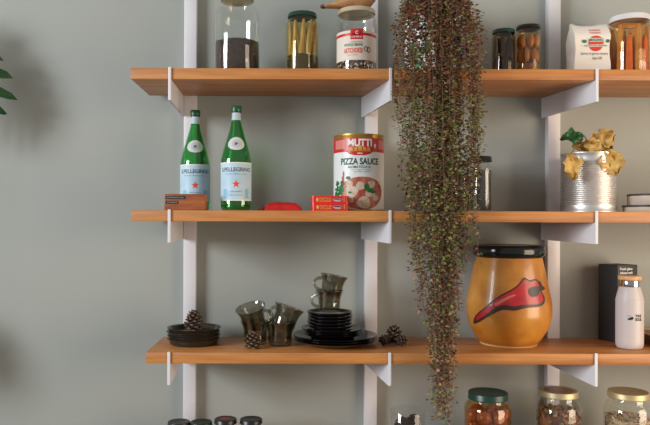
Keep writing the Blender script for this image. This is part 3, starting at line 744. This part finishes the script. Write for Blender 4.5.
# painted wooden pot
l = at(508.2, -.1325, Z3); PH = .313
pp = smooth_prof([(.0815, .002), (.0925, .012), (.104, .028), (.1195, .058), (.1275, .088), (.1290, .113), (.1270, .140), (.1185, .180), (.1090, .228), (.0990, .270)], 5)
t = thing('painted_pot', 'round ochre wooden pot painted with a red bird, black rim', 'pot', l)
m = mat('ochre stained wood', (204, 142, 56), .3, rgb2=(168, 100, 34), scale=9, coat=.25)
obj('pot_body', lathe(B(), [(0, 0), (.080, 0)]+pp+[(.09, .271), (0, .271)], 64), m, t, 60)
obj('rim', lathe(B(), smooth_prof([(.092, .2722), (.1035, .2732), (.1085, .282), (.1085, .296), (.1035, .3055), (.092, .3080)], 4)+[(.080, .305), (0, .303)], 64), mat('black lacquer', (20, 26, 26), .14), t, 60)
obj('foot_ring', lathe(B(), [(.078, .0004), (.0855, .0004), (.086, .003), (.0838, .0045)], 48), mat('pale foot', (206, 170, 110), .5), t)
prf = rinterp(pp)
def onpot(zx, zy):
    px, py = 440+zx/3.15, 230+zy/3.15
    Y = l.y-.11
    for _ in range(12):
        p = P(px, py, Y); r = prf(p.z-l.z); dx = p.x-l.x
        Y = .5*Y+.5*(l.y-math.sqrt(max(r*r-dx*dx, 1e-6)))
    p = P(px, py, Y); return math.asin(max(-1, min(1, (p.x-l.x)/prf(p.z-l.z)))), p.z-l.z
def potpoly(pts, off, nm, m_, parent):
    b = B(); q = [onpot(*p) for p in pts]
    poly(b, [(th_*.13, z_) for th_, z_ in q]); bmesh.ops.triangulate(b, faces=b.faces)
    cut(b, .006, 0); cut(b, .006, 1)
    for v in b.verts:
        th_, z_ = v.co.x/.13, v.co.y; r = prf(z_)+off; v.co = Vector((r*math.sin(th_), -r*math.cos(th_), z_))
    return obj(nm, b, m_, parent, smooth=False)
def curvepts(p, n=5):
    q = p+[p[0]]; out = []
    for i in range(len(p)):
        a, b_, c_, d_ = p[i-1], p[i], p[(i+1) % len(p)], p[(i+2) % len(p)]
        for k_ in range(n):
            t_ = k_/n; out.append(tuple(.5*(2*b_[j]+(-a[j]+c_[j])*t_+(2*a[j]-5*b_[j]+4*c_[j]-d_[j])*t_*t_+(-a[j]+3*b_[j]-3*c_[j]+d_[j])*t_**3) for j in (0, 1)))
    return out
dk = mat('dark brown paint', (58, 34, 26), .4)
body = potpoly(curvepts([(110, 296), (112, 270), (146, 240), (180, 212), (222, 189), (246, 172), (264, 150), (282, 158), (302, 154), (316, 170), (320, 194), (329, 212), (327, 232), (310, 242), (270, 246), (235, 254), (196, 252), (158, 270)]), .0007, 'bird_outline', dk, t)
potpoly(curvepts([(117, 284), (119, 270), (150, 243), (184, 215), (226, 192), (250, 174), (266, 156), (284, 163), (300, 159), (312, 174), (317, 196), (324, 213), (321, 228), (300, 234), (262, 235), (230, 240), (200, 236), (170, 248), (140, 270)]), .0012, 'bird_body', mat('crimson paint', (196, 36, 46), .35, rgb2=(164, 26, 38), scale=30, coat=.2), body)
potpoly(curvepts([(278, 186), (296, 177), (311, 180), (313, 194), (304, 208), (288, 210), (278, 200)]), .0017, 'bird_mask', mat('charcoal paint', (50, 48, 48), .4), body)
potpoly([(310, 178), (314, 160), (319, 172), (330, 184), (322, 190), (312, 192)], .0017, 'bird_beak', dk, body)
potpoly(curvepts([(172, 232), (196, 218), (222, 206), (240, 204), (222, 214), (196, 228), (178, 238)], 4), .0017, 'wing_highlight', mat('rose paint', (214, 112, 104), .4), body)
# black box and frosted bottle
l = Vector((1.054, -.069, Z3)); A = rad(20)
t = thing('gift_box', 'tall black cardboard box with white words behind the frosted bottle', 'box', l, A)
bm = B(); box(bm, (-.040, -.040, 0), (.040, .040, .243), .0008); obj('carton', bm, CARD, t)
bm = B(); box(bm, (-.0395, -.0405, .2432), (.0395, .0395, .2445), .0003); obj('lid_flap', bm, CARD, t)
b = B(); text(b, 'Fresh glass', -.031, .229, .0072, .050, bold=.015, align='LEFT'); text(b, 'infused well', -.031, .2165, .0072, .050, bold=.015, align='LEFT'); text(b, 'water', -.031, .2045, .006, .017, bold=.01, align='LEFT')
decal('lettering', lay(b, (0, -.040, 0), (1, 0, 0), (0, 0, 1), .0005), WHITEINK, t)
l = at(629.4, -.205, Z3)
t = thing('frosted_bottle', 'frosted white bottle with wooden lid and black emblem', 'bottle', l)
fp = smooth_prof([(.030, 0), (.0358, .003), (.0388, .014), (.0392, .040), (.0392, .137), (.0380, .151), (.0345, .166), (.0312, .178), (.0292, .184)], 5)
obj('bottle_body', lathe(B(), [(0, 0)]+fp+[(.028, .186), (0, .186)], 48), FROST, t, 50)
obj('steel_collar', lathe(B(), [(0, .1862), (.0292, .1862), (.0296, .188), (.0296, .204), (.0285, .206), (0, .206)], 40), CHROME, t)
obj('wooden_lid', lathe(B(), [(0, .2062), (.0315, .2062), (.0325, .208), (.0325, .216), (.0310, .2185), (0, .2185)], 40), W_BAMBOO, t)
frf = rinterp(fp); th = facing(l)+.25
b = B(); text(b, 'YOUR', .016, .0985, .0075, .020, bold=.04, align='CENTER'); text(b, 'SOUL', .017, .0875, .0085, .022, bold=.04)
poly(b, [(-.014, .089), (-.009, .0905), (-.0075, .0885), (-.0045, .0905), (-.0005, .0915), (.0015, .096), (-.001, .099), (-.006, .098), (-.010, .0955), (-.0145, .094)]); rect(b, -.016, .101, -.004, .102)
decal('emblem', wrap(b, frf, th, .0006), BLACKINK, t)
# wooden box at the right edge
bm = B(); p0 = P(644.5, 340, -.13)
t = thing('wooden_tray', 'brown wooden tray at the right end, beside the frosted bottle', 'tray', Vector((p0.x+.11, -.12, Z3)))
box(bm, (-.105, -.08, 0), (.105, .08, .006), .001)
for lo, hi in (((-.11, -.085, 0), (.11, -.079, .030)), ((-.11, .079, 0), (.11, .085, .030)), ((-.11, -.079, 0), (-.104, .079, .030)), ((.104, -.079, 0), (.11, .079, .030))): box(bm, lo, hi, .001)
obj('tray_body', bm, W_TRAY, t)
bm = B()
for lo, hi in (((-.111, -.086, .0302), (.111, -.078, .034)), ((-.111, .078, .0302), (.111, .086, .034)), ((-.111, -.078, .0302), (-.103, .078, .034)), ((.103, -.078, .0302), (.111, .078, .034))): box(bm, lo, hi, .0006)
obj('rim', bm, W_BAMBOO, t)

# ------------------------------------------------------------------ lowest shelf
def h_of(px, py, Y): return P(px, py, Y).z
G = 'small dark-lidded jars on the lowest shelf'
smalls = [(178.8, 419.6, DARK_LID, 'small jar with charcoal lid, leftmost of four on the lowest shelf', CLEAR), (201, 419.8, GREENISH_LID, 'small jar with very dark green lid, second of four on the lowest shelf', CLEAR),
          (225.4, 416.8, BLACK_LID, 'small black-lidded jar with a red spot on its lid', CLEAR), (251, 416.9, BLACK_LID, 'small plain black-lidded jar, rightmost of four on the lowest shelf', CLEAR)]
for i, (px, py, m, lab, g_) in enumerate(smalls):
    Y = -.15; l = at(px, Y, Z4); H = h_of(px, py+1.5, Y)-Z4
    t = jar(lab, l, .036, H, .0345, .014, m, shoulder=.88, neck=.96, group=G)
    if i == 2:
        b = B(); ell(b, 0, 0, .017, .017, 20); lay(b, (0, 0, H-.0012), (1, 0, 0), (0, 1, 0), .0004); decal('lid_spot', b, mat('dull red print', (150, 62, 48), .5), t)
    pile('spice', 'dark spice filling the small jar, ' + ['leftmost of four', 'second of four', 'with the red-spotted lid', 'rightmost of four'][i], 'spice', l, .0317, H*.7, [OLIVEBITS, DARKGRAIN, COFFEE, OLIVEBITS][i], seed=20+i)
# tumbler with pine cones
l = at(407.2, -.15, Z4); H = h_of(407, 409.7, -.15)-Z4; R = .0565
t = thing('glass_tumbler', 'clear glass tumbler filled with pine cones on the lowest shelf', 'glass', l)
obj('tumbler_body', lathe(B(), [(0, 0), (R*.84, 0), (R*.88, .003), (R*.94, H*.5), (R, H-.001), (R-.001, H), (R-.0025, H-.001), (R*.94-.0025, H*.5), (R*.88-.0025, .010), (0, .008)], 44), CLEAR, t, 50)
for i, (x, y, z, h, r, rot) in enumerate(((-.020, -.018, .009, .045, .022, (0, 0, 0)), (.022, .008, .009, .045, .022, (.2, 0, 0)), (-.018, .022, .053, .044, .021, (.3, .2, 0)), (.017, -.020, .055, .046, .023, (.2, .9, 0)), (-.017, -.010, .090, .040, .022, (.9, .2, 0)), (.020, .012, .094, .040, .022, (.3, -.5, 1)))):
    cone('brown pine cone inside the clear glass tumbler', l+Vector((x, y, z)), h, r, rot, 30+i, 40, 'pine cones in the glass tumbler')
# big jars
def disc_bm(r, th_, seed):
    bm = B(); lathe(bm, [(0, 0), (r, 0), (r*1.03, th_*.5), (r, th_), (0, th_)], 14)
    for v in bm.verts: v.co.z += .006*noise.noise(Vector((v.co.x*50, v.co.y*50, seed)))
    return bm
l = at(487.8, -.155, Z4); H = h_of(487.8, 391.5, -.155)-Z4
jar('big jar of round brown pickles with a dark green lid', l, .0715, H, .0600, .0215, GREEN_LID, AMBER, shoulder=.86, neck=.965)
rr = .0228; bb = None; LV = max(1, int((H-.05)/.0405))
for lev in range(LV):
    for i in range(6):
        a = 2*PI*(i+.5*(lev % 2))/6
        if bb is None:
            bm = B(); ball(bm, (0, 0, 0), (rr*.985, rr*.985, rr*.95), 3); o = bb = obj('pickled_ball', bm, CHESTNUT)
        else: o = bb.copy(); C.objects.link(o)
        o.location = l+Vector((.0455*math.sin(a), -.0455*math.cos(a), .0283+lev*.0385)); o.rotation_euler = (i, lev, i*2)
        tag(o, 'round brown pickle inside the big green-lidded jar', 'pickle', 'round pickles in the big green-lidded jar')
l = at(558, -.155, Z4); H = h_of(558, 389.5, -.155)-Z4
t = jar('big gold-lidded jar of dried fruit pieces with reddish lid top', l, .0720, H, .0575, .019, GOLD, shoulder=.80, neck=.95)
b = B(); ell(b, 0, 0, .043, .043, 30); decal('lid_print', lay(b, (0, 0, H-.0012), (1, 0, 0), (0, 1, 0), .0004), mat('rosy lid print', (150, 92, 78), .4, rgb2=(112, 84, 66), scale=40), t)
bm = B(); rnd = random.Random(2); hf = H*.74; Rr = .0690
lathe(bm, [(0, 0), (Rr-.014, 0), (Rr-.012, hf-.014), (0, hf-.012)], 24)
for i in range(300):
    top = rnd.random() < .3
    rad_ = (Rr-.009)*math.sqrt(rnd.random()) if top else Rr-.0085; z = hf-.010 if top else rnd.uniform(.008, hf-.010); a = rnd.uniform(0, 2*PI)
    M = Matrix.Rotation(a+rnd.uniform(-.6, .6), 4, 'Z') @ Matrix.Rotation(rnd.uniform(-.7, .7), 4, 'Y')
    ball(bm, (rad_*math.sin(a), -rad_*math.cos(a), z), (.0085, .0035, .0062), 1, M, rnd.randrange(3))
o = obj('dried_fruit', bm, [FRUITMIX, mat('olive dried slice', (126, 104, 60), .6), mat('pink dried slice', (156, 110, 76), .6)], loc=l+Vector((0, 0, .0056)), angle=60); tag(o, 'mixed brown and olive dried fruit inside the big reddish-topped jar', 'dried fruit', None, 'stuff')
l = at(628, -.155, Z4); H = h_of(628, 390.8, -.155)-Z4
jar('big gold-lidded jar of pale oats at right end of lowest shelf', l, .0715, H, .059, .019, BRASS, shoulder=.82, neck=.95)
grains('rolled_oats', 'pale rolled oats inside the rightmost gold-lidded jar', 'oats', l, .0675, H*.62, [OATS, mat('dark oat', (140, 110, 84), .8), OATS], .0045, 700, 14)

# ------------------------------------------------------------------ trailing plant in a tin
l = at(430, -.150, Z1); R = .0775; H = .236
t = thing('trailing_plant', 'long trailing wire vine in a red and white tin, hanging past three shelves', 'plant', l)
obj('tin_pot', lathe(B(), [(0, .003), (R-.004, .003), (R-.002, 0), (R, 0), (R-.0004, .005), (R-.0004, H-.005), (R+.0008, H-.002), (R, H), (R-.003, H), (R-.004, H-.01), (R-.004, .006), (0, .006)], 56), TINPLATE, t, 40)
rf = lambda z: R; th = facing(l); full = PI*R*.995
lb = decal('label', wrap(rect(B(), -full, .006, full, H-.006), rf, th, .0002), WHITELABEL, t); lb['label'] = 'white label with red top and green patch'
b = B(); rect(b, -full, H-.055, full, H-.012); rect(b, .004, .095, .060, .115); decal('red_band', wrap(b, rf, th, .0006), mat('label red', (206, 34, 36)), lb)
b = B(); rr = random.Random(12)
for i in range(16): ell(b, -.035+rr.uniform(-.03, .028), .062+rr.uniform(-.03, .035), rr.uniform(.008, .014), rr.uniform(.008, .016), 10, 0, .15, i)
decal('leaf_print', wrap(b, rf, th, .0006), mat('leaf print', (40, 128, 62)), lb)
obj('soil', lathe(B(), [(0, .2), (R-.006, .2), (R-.006, H-.012), (0, H-.008)], 32), SOIL, t)
rnd = random.Random(21)
NVINE = 96
for n_ in range(NVINE):
    while True:
        u = max(-1.12, min(1.12, rnd.gauss(0.02, .56)))
        if -.75 < u < -.05 and rnd.random() < .5: continue
        break
    a0 = math.asin(max(-1, min(1, u*.85)))+rnd.uniform(-.2, .2)        # where it leaves the rim
    Yf = rnd.uniform(-.375, -.318)-.012*(1-u*u)
    kf = K(Yf)
    endpy = 448-180*abs(u)**1.25-abs(rnd.gauss(0, 75)) if rnd.random() < .85 else rnd.uniform(100, 300)
    if n_ % 24 == 0: endpy = rnd.uniform(405, 425); u *= .3
    endpy = max(endpy, 70)
    x_mid = P(436+u*36+rnd.uniform(-5, 5), 100, Yf).x; x_end = P(441+u*32*(1-.35*max(0, endpy-250)/170)+rnd.uniform(-4, 4), 300, Yf).x
    z_end = EYE-(endpy-CY)*kf
    p0 = l+Vector(((R-.010)*math.sin(a0), -(R-.010)*math.cos(a0), H-.012)); p1 = l+Vector(((R+.012)*math.sin(a0)*1.02, -(R+.010)*math.cos(a0), H+rnd.uniform(.004, .025)))
    zt = Z1+rnd.uniform(.12, .20); ctrl = [p0, p1]
    p2 = Vector((p1.x*.5+x_mid*.5, (p1.y+Yf)/2-.01, zt+.01)); ctrl += [p2, Vector((x_mid, Yf, Z1+rnd.uniform(.02, .10)))]
    zz = Z1-.02; st = max(2, int((zz-z_end)/.09)); 
    for q in range(1, st+1):
        f = q/st; z_ = zz+(z_end-zz)*f
        ctrl.append(Vector((x_mid+(x_end-x_mid)*f+rnd.uniform(-.010, .010), Yf+rnd.uniform(-.006, .006), z_)))
    # spline
    pts = []
    for i in range(len(ctrl)-1):
        A_, B_, C_, D_ = ctrl[max(i-1, 0)], ctrl[i], ctrl[i+1], ctrl[min(i+2, len(ctrl)-1)]
        for k_ in range(5):
            tt = k_/5; pts.append(.5*(2*B_+(C_-A_)*tt+(2*A_-5*B_+4*C_-D_)*tt*tt+(3*B_-A_-3*C_+D_)*tt**3))
    pts.append(ctrl[-1])
    bm = B(); tube(bm, [p-l for p in pts], [.0007]*(len(pts)-1)+[.0004], 3, 0, False)
    # leaflets along it
    acc = 0; gap = rnd.uniform(.0036, .0055)
    for p, q in zip(pts[4:], pts[5:]):
        seg = (q-p).length; d = 0
        while acc+d < seg:
            pos = p.lerp(q, (acc+d)/seg)
            py = CY-(pos.z-EYE)/K(pos.y)
            w = [2.8, 1.0, .6, 1.2, 1.4] if py < 95 else [1.1, 1.7, 1.5, .8, 1.6] if py < 270 else [1.4, .8, .6, 1.9, 1.4]
            mi = 1+rnd.choices(range(5), w)[0]
            s_ = rnd.uniform(.0070, .0128); az = rnd.uniform(0, 2*PI); el_ = rnd.uniform(-.9, .4)
            dr = Vector((math.cos(az)*math.cos(el_), math.sin(az)*math.cos(el_), math.sin(el_)))
            off = rnd.uniform(.001, .014)
            sd = dr.cross(Vector((rnd.uniform(-.5, .5), rnd.uniform(-.5, .5), 1))).normalized(); nn = dr.cross(sd)*.15
            o0 = pos-l+dr*off
            if Z1-.04 < (o0+l).z < Z1+.004 or Z2-.04 < (o0+l).z < Z2+.004 or Z3-.04 < (o0+l).z < Z3+.004:
                if (o0+dr*s_+l).y > -.306: d += gap; continue
            vs = [o0, o0+dr*s_*.35+sd*s_*.42+nn*s_, o0+dr*s_*.75+sd*s_*.36+nn*s_, o0+dr*s_, o0+dr*s_*.75-sd*s_*.36+nn*s_, o0+dr*s_*.35-sd*s_*.42+nn*s_]
            V = [bm.verts.new(x) for x in vs]
            for f_ in ((V[0], V[1], V[2], V[3]), (V[0], V[3], V[4], V[5])):
                fa = bm.faces.new(f_); fa.material_index = mi
            d += gap*rnd.uniform(.6, 1.4)
        acc = acc+d-seg
    me_o = obj('vine', bm, [VSTEM]+VL, t, smooth=False)

# ------------------------------------------------------------------ monstera standing at the left
def monstera_leaf(L, Wd, lobes=7):
    """split leaf in the xy plane, midrib along +x from the stalk"""
    bm = B(); NS = 4; NR = 6
    def half(u): return Wd*.5*(math.sin(PI*min(1, (u+.10)/1.12))**.62)*(1-.30*u)
    for sgn in (-1, 1):
        for j in range(lobes):
            u0, u1 = j/lobes, (j+1)/lobes; rows = []
            for r_ in range(NR+1):
                f = r_/NR; row = []
                for s_ in range(NS+1):
                    g = s_/NS*2-1
                    uc = (u0+u1)/2; hw = (u1-u0)/2
                    wid = 1 if f < .35 else 1-.15*((f-.35)/.65)**1.2
                    if f > .85: wid *= 1-.45*((f-.85)/.15)
                    uu = uc+g*hw*wid*1.0
                    sweep = .20*f*f+(.10 if j > 1 else -.10*(1-j*.5))*f
                    y = half(min(.98, uc))*f*1.0
                    x = (uu+sweep)*L if j < lobes-1 else (uu+sweep*.6)*L
                    z = -.22*L*((x/L)**2)*.5+.10*y-.55*y*y/Wd+.004*math.cos(g*PI)*f
                    row.append(bm.verts.new((x, sgn*y, z)))
                rows.append(row)
            for a, b_ in zip(rows, rows[1:]):
                for s_ in range(NS): bm.faces.new((a[s_], a[s_+1], b_[s_+1], b_[s_]))
    bmesh.ops.remove_doubles(bm, verts=bm.verts, dist=.0008)
    g = bmesh.ops.solidify(bm, geom=bm.faces[:], thickness=.0012)
    return bm
pot = Vector((-1.42, -.34, 0))
t = thing('monstera', 'green split-leaf plant at the left edge, one leaf showing before the wall', 'plant', pot)
pm = mat('terracotta', (168, 98, 70), .8, var=.15, scale=12)
obj('pot', lathe(B(), [(0, 0), (.13, 0), (.17, .30), (.18, .30), (.18, .34), (.162, .34), (.155, .31), (0, .31)], 40), pm, t)
obj('soil', lathe(B(), [(0, .3102), (.154, .3102), (.15, .325), (0, .33)], 24), SOIL, t)
leaves = [(P(-106, 18, -.19), rad(-48), rad(76), .37, .38, 'tip showing at left edge'), (P(-165, 318, -.21), rad(-20), rad(70), .30, .30, None), (P(-150, 445, -.16), rad(-15), rad(75), .32, .30, None),
          (Vector((-1.75, -.45, 1.75)), rad(200), rad(60), .30, .30, None), (Vector((-1.5, -.75, 1.5)), rad(250), rad(40), .30, .28, None)]
for p, rot, tip, L_, W_, lab in leaves:
    o = obj('leaf', monstera_leaf(L_, W_, 6), MLEAF, t, 60)
    # stand the blade nearly parallel to the wall, midrib turned by rot in the wall plane
    M = Matrix.Rotation(-rot, 4, 'Y') @ Matrix.Rotation(tip, 4, 'X')
    o.matrix_local = Matrix.Translation(p-pot) @ M
    q = p-pot; base = Vector((.05*(1 if q.x > 0 else -1), 0, .326))
    pts = [base.lerp(q, f)+Vector((-.10*math.sin(PI*f), -.03*math.sin(PI*f), .05*math.sin(PI*f))) for f in [i/10 for i in range(11)]]
    bm = B(); tube(bm, pts, [.007-.003*i/10 for i in range(11)], 8); obj('stem', bm, MSTEM, t)

# ------------------------------------------------------------------ light, sky, camera
def area(name, loc, target, sx, sy, power, rgb):
    L = bpy.data.lights.new(name, 'AREA'); L.shape = 'RECTANGLE'; L.size = sx; L.size_y = sy; L.energy = power; L.color = rgb
    o = bpy.data.objects.new(name, L); C.objects.link(o); o.location = loc
    o.rotation_euler = (Vector(target)-Vector(loc)).to_track_quat('-Z', 'Y').to_euler(); return o
area('window_daylight', (WX-.2, -2.9, 2.4), (0.3, -.3, 1.5), 1.95, 1.75, 280, (.93, .97, 1.0))
area('warm_room_lamp', (2.55, -1.7, 1.35), (1.0, 0, 1.4), 1.5, 1.6, 62, (1.0, .80, .60))
w = bpy.data.worlds.new('room ambience'); bpy.context.scene.world = w; w.use_nodes = True
w.node_tree.nodes['Background'].inputs['Color'].default_value = (1.0, .97, .92, 1); w.node_tree.nodes['Background'].inputs['Strength'].default_value = .37
cam = bpy.data.cameras.new('camera'); co = bpy.data.objects.new('camera', cam); C.objects.link(co)
co.location = (0, -D, EYE); co.rotation_euler = (PI/2, -ROLL, 0)
cam.sensor_fit = 'HORIZONTAL'; cam.sensor_width = 36; cam.lens = F/650*36
cam.shift_x = (325-CX)/650; cam.shift_y = (CY-212.5)/650; cam.clip_start = .05
sc = bpy.context.scene; sc.camera = co
sc.view_settings.view_transform = 'Standard'; sc.view_settings.look = 'None'; sc.view_settings.gamma = 1; sc.view_settings.use_curve_mapping = False
sc.view_settings.exposure = -.07
sc.cycles.transparent_max_bounces = 32
